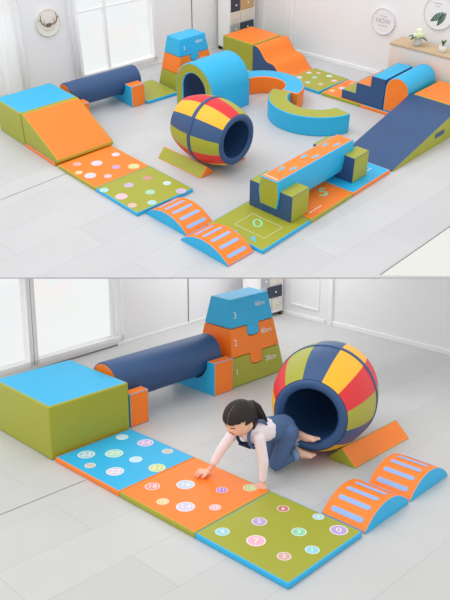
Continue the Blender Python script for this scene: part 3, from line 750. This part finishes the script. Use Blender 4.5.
J = dict(hipC=g(.43, 5.10, .33), sp=g(.34, 5.0, .365), chest=g(.20, 4.85, .405), nb=g(.15, 4.81, .45), neck=g(.125, 4.79, .475), hd=g(.115, 4.785, .51),
         Ls=g(.235, 4.765, .40), Le=g(.272, 4.76, .225), Lw=g(.268, 4.768, .08), Lh=g(.262, 4.765, .036),
         Rs=g(.08, 4.87, .415), Re=g(-.03, 4.88, .25), Rw=g(-.10, 4.90, .10), Rh=g(-.135, 4.90, .070),
         hL=g(.47, 5.04, .31), kL=g(.38, 5.03, .072), aL=g(.545, 5.10, .12), tL=g(.63, 5.06, .12),
         hR=g(.38, 5.15, .315), kR=g(.33, 5.14, .07), aR=g(.560, 5.14, .235), tR=g(.655, 5.06, .252))
def jl(a, b, t): return J[a].lerp(J[b], t)
BODY = [[(J['hipC'], .085), (J['sp'], .074), (J['chest'], .078), (J['nb'], .045), (J['neck'], .034), (J['hd'], .04)],
        [(J['chest'], .05), (J['Ls'], .036), (J['Le'], .027), (J['Lw'], .019), (J['Lh'], .016)],
        [(J['chest'], .05), (J['Rs'], .036), (J['Re'], .027), (J['Rw'], .020), (J['Rh'], .016)],
        [(J['hipC'], .07), (J['hL'], .062), (J['kL'], .042), (J['aL'], .026)],
        [(J['hipC'], .07), (J['hR'], .062), (J['kR'], .042), (J['aR'], .026)]]
def hand(wr, palm, fdir, side, zf):
    "palm flat, fingers spread; side = thumb side"
    f = Vector((fdir[0], fdir[1], 0)).normalized(); s = Vector((-f.y, f.x, 0)) * side
    K = 1.2
    for o_ in (-.016, 0, .016): BODY.append([(palm + s * o_ * K - f * .012, .0135), (palm + s * o_ * 1.25 * K + f * .024, .0115)])
    for sp_, ln in ((.024, .040), (.008, .048), (-.008, .044), (-.023, .034)):
        a = palm + f * .026 + s * sp_ * K; d = (f + s * sp_ * 12).normalized()
        b = a + d * ln * .6 + Vector((0, 0, .007)); c = a + d * ln * K; c.z = zf
        BODY.append([(a, .0100), (b, .0092), (c, .0076)])
    a = palm + s * .020 - f * .004; b = a + (s * .9 + f * .4) * .030; c = b + (s * .35 + f * .9) * .026; c.z = zf
    BODY.append([(a, .0125), (b, .011), (c, .0088)])
hand(J['Rw'], J['Rh'], (-.97, -.10), 1, .054)
hand(J['Lw'], J['Lh'], (-.15, -.95), -1, .010)
def foot_(an, toe, heel_up):
    d = (toe - an).normalized(); s = d.cross(Vector((0, 0, 1))).normalized(); L_ = (toe - an).length
    BODY.append([(an - d * .012 + heel_up * 1.6, .034), (an + d * L_ * .5, .030), (toe, .023)])
    for o_ in (-.015, .015): BODY.append([(an + d * L_ * .35 + s * o_ * .5, .020), (toe + s * o_, .017)])
    for i in range(5):
        a = toe + s * (-.026 + .013 * i); b = a + d * (.032 - .003 * i); BODY.append([(a, .0105 if i else .013), (b, .0085 if i else .0115)])
foot_(J['aL'], J['tL'], Vector((0, 0, .006))); foot_(J['aR'], J['tR'], Vector((0, 0, .010)))
# head
HC = g(.105, 4.775, .535)
Fv = Vector((-.74, -.60, -.34)).normalized(); Up = Vector((-.10, -.12, 1)); Lf = Up.cross(Fv).normalized(); Up = Fv.cross(Lf).normalized()
HM = Matrix((Fv, Lf, Up)).transposed().to_4x4(); HM = HM @ Matrix.Scale(1.10, 4); HM.translation = HC
def sph(n=3, r=1):
    b = bmesh.new(); bmesh.ops.create_icosphere(b, subdivisions=n, radius=r); return b
hb = sph(5)
for v in hb.verts:
    x, y, z = v.co
    w = 1.0
    if z < 0: w = 1 - .20 * (-z) ** 1.5
    X, Y, Z = .104 * x, .092 * y * w, .112 * z
    if x > 0 and z < .2: X *= 1 - .08 * min(1, (.2 - z))
    fx = max(x, 0)
    X += .016 * math.exp(-((y / .13) ** 2 + ((z + .18) / .12) ** 2)) * (x > 0)       # nose
    X += .007 * math.exp(-((y / .12) ** 2 + ((z - .0) / .22) ** 2)) * (x > 0)
    for s in (-1, 1):
        X += .008 * math.exp(-(((y - .42 * s) / .22) ** 2 + ((z + .38) / .22) ** 2)) * (x > 0)   # cheeks
        X -= .006 * math.exp(-(((y - .36 * s) / .14) ** 2 + ((z - .02) / .10) ** 2)) * (x > 0)   # eye sockets
    X += .006 * math.exp(-((y / .25) ** 2 + ((z + .85) / .15) ** 2)) * (x > 0)      # chin
    v.co = (X, Y, Z)
for s in (-1, 1):
    e = sph(3)
    for v in e.verts: v.co = Vector((v.co.x * .016 - .005, v.co.y * .007 + s * .094, v.co.z * .024 - .012))
    me = bpy.data.meshes.new('t'); e.to_mesh(me); e.free(); hb.from_mesh(me)
hme = bpy.data.meshes.new('h'); hb.to_mesh(hme); hb.free(); hme.transform(HM)
link('body', blob_me(BODY, [hme], .0042, 2), SKIN, girl, True)
def hpart(name, b, m):
    me = bpy.data.meshes.new(name); b.to_mesh(me); b.free(); me.transform(HM)
    return link(name, me, m, girl, True)
def face_x(y, z):
    "front surface of the face at head coordinates (m)"
    yy, zz = y / .092, z / .112; q = 1 - yy * yy - zz * zz
    return .104 * math.sqrt(max(q, 0))
DARK = mat('dark lashes', (50, 34, 30), .6)
for s in (-1, 1):
    for nm, yc, zc, w_, k_, th_ in (('eye', .034, .004, .017, -.006, .0028), ('eyebrow', .034, .026, .018, .004, .0026)):
        pts = []
        for i in range(7):
            u = -1 + 2 * i / 6; y = s * yc + u * w_; z = zc + k_ * (u * u - .5) * (1 if nm == 'eye' else -1)
            pts.append((face_x(y, z) + .0005 - (.003 if nm == 'eye' else 0), y, z))
        hpart(nm, tube(pts, [.0012] + [th_] * 5 + [.0012], 6), DARK)
m_ = sph(3)
for v in m_.verts:
    y = v.co.y * .024; z = -.056 + v.co.z * .013 + .006 * (v.co.y ** 2); v.co = Vector((face_x(y, z) + v.co.x * .006 + .001, y, z))
hpart('mouth', m_, mat('lips', (196, 84, 88), .5))
m_ = sph(3)
for v in m_.verts:
    y = v.co.y * .017; z = -.051 + v.co.z * .005 + .005 * (v.co.y ** 2); v.co = Vector((face_x(y, z) + v.co.x * .005 + .004, y, z))
hpart('teeth', m_, PRINT)
# hair: cap with fringe and a ponytail
hh_ = sph(5); dele = []
for v in hh_.verts:
    x, y, z = v.co; lowback = z < -.55
    r = 1.0
    v.co = Vector((.118 * x - .004, .106 * y, .122 * z + .006))
    n0 = Vector((x, y, z))
    fr = x > .18 and abs(y) < .93 and z < .24 + .03 * abs(y)           # face window below the fringe
    sd_ = x > -.12 and z < .03                                        # ears free
    bk_ = z < -.62
    if fr or sd_ or bk_: dele.append(v)
bmesh.ops.delete(hh_, geom=dele, context='VERTS')
o = hpart('hair', hh_, HAIR); md = o.modifiers.new('s', 'SOLIDIFY'); md.thickness = .012; md.offset = -1
pt_ = [Vector((-.075, .0, .055)), Vector((-.112, .0, .035)), Vector((-.138, .0, -.01)), Vector((-.150, .004, -.06)), Vector((-.166, .010, -.125)), Vector((-.185, .015, -.19))]
b_ = tube(pt_, [.026, .034, .036, .032, .024, .004], 14)
hpart('ponytail', b_, HAIR)
b_ = tube([(-.094, 0, .046), (-.104, 0, .040)], [.031, .032], 14); hpart('hair_tie', b_, mat('hair tie', (70, 60, 70), .6))
pp = []
for i in range(9):
    th = R(10 + 75 * i / 8); pp.append((.1165 * math.sin(th) - .004, .012, .1215 * math.cos(th) * 1.0 + .0075))
hpart('parting', tube(pp, [.0015] * 9, 6), mat('parting', (150, 118, 104), .6))
# shirt
RE2 = J['Re'].lerp(J['Rw'], .62)
link('shirt', blob_me([[(J['sp'], .086), (J['chest'], .090), (J['nb'], .056)], [(J['chest'], .058), (J['Ls'], .046), (J['Le'], .037), (J['Lw'].lerp(J['Le'], .05), .029)],
                       [(J['chest'], .058), (J['Rs'], .046), (J['Re'], .036), (RE2, .031)]], (), .006, 4), SHIRT, girl, True)
# overalls
J['kL2'] = jl('kL', 'aL', .74); J['kR2'] = jl('kR', 'aR', .74); J['s2'] = jl('sp', 'chest', .12)
ov = link('overalls', blob_me([[(J['hipC'], .100), (J['s2'], .092)], [(J['hipC'], .088), (J['hL'], .080), (J['kL'], .056), (J['kL2'], .043)],
                               [(J['hipC'], .088), (J['hR'], .078), (J['kR'], .056), (J['kR2'], .043)]], (), .006, 4), DENIM, girl, True)
for a, k in (('kL', 'kL2'), ('kR', 'kR2')):
    d = (J[k] - J[a]).normalized()
    from_bm('cuff', tube([J[k] - d * .004, J[k] + d * .036, J[k] + d * .044, J[k] + d * .040], [.048, .050, .046, .030], 18), CUFF, ov, True)
ax = (J['chest'] - J['sp']).normalized(); sl = Vector((.74, -.67, 0)).normalized(); upv = ax.cross(sl).normalized()
if upv.z < 0: upv = -upv
for s in (-1, 1):
    c = J['chest']; pts = []
    for i in range(15):
        th = R(-60 + 260 * i / 14)            # from back, over the shoulder, to the bib
        off_ = ax * (.098 * math.sin(th)) + upv * (.098 * math.cos(th))
        pts.append(c + sl * s * .052 + ax * .012 + off_)
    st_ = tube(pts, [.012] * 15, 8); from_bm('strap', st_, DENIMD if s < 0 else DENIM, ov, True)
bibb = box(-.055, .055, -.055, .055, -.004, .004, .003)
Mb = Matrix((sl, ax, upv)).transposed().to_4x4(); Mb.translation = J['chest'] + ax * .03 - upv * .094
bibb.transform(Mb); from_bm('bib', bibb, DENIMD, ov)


# ================================================================== CAMERA + LIGHT
cam = bpy.data.cameras.new('camera'); co = bpy.data.objects.new('camera', cam); COL.objects.link(co)
cam.sensor_fit = 'VERTICAL'; cam.sensor_height = 24.0; cam.lens = 740 / 600 * 24.0; cam.clip_start = .05; cam.clip_end = 200
co.location = (0, 0, H_LOW * S); co.rotation_euler = (R(90 - P_LOW), 0, 0)
SC.camera = co
w = bpy.data.worlds.new('daylight'); SC.world = w; w.use_nodes = True
w.node_tree.nodes['Background'].inputs['Color'].default_value = (1, 1, 1, 1); w.node_tree.nodes['Background'].inputs['Strength'].default_value = 1.0
def area(name, room, loc, target, size, power, sy=None):
    l = bpy.data.lights.new(name, 'AREA'); l.energy = power; l.shape = 'RECTANGLE'; l.size = size; l.size_y = sy or size
    o = bpy.data.objects.new(name, l); COL.objects.link(o)
    p = ROOM[room] @ Vector(loc); q = ROOM[room] @ Vector(target)
    o.location = p; o.rotation_euler = (q - p).to_track_quat('-Z', 'Y').to_euler(); return o
area('fill_light_upper', 'T', (-.8, 7.6, 5.2), (0, 8.2, 0), 3.0, 40)  # added overhead softbox to light the upper room, no fixture of the place
area('fill_light_lower', 'B', (.2, 8.6, 1.75), (.2, 8.5, 0), 1.8, 16, .8)  # added fill under the slab, brightens the back of the lower room it covers
sun = bpy.data.lights.new('sun', 'SUN'); sun.energy = .5; sun.angle = R(25); so = bpy.data.objects.new('sun', sun); COL.objects.link(so)
so.rotation_euler = Vector((.75, .35, -1)).to_track_quat('-Z', 'Y').to_euler()
SC.view_settings.view_transform = 'Standard'; SC.view_settings.look = 'None'; SC.view_settings.exposure = 0; SC.view_settings.gamma = 1
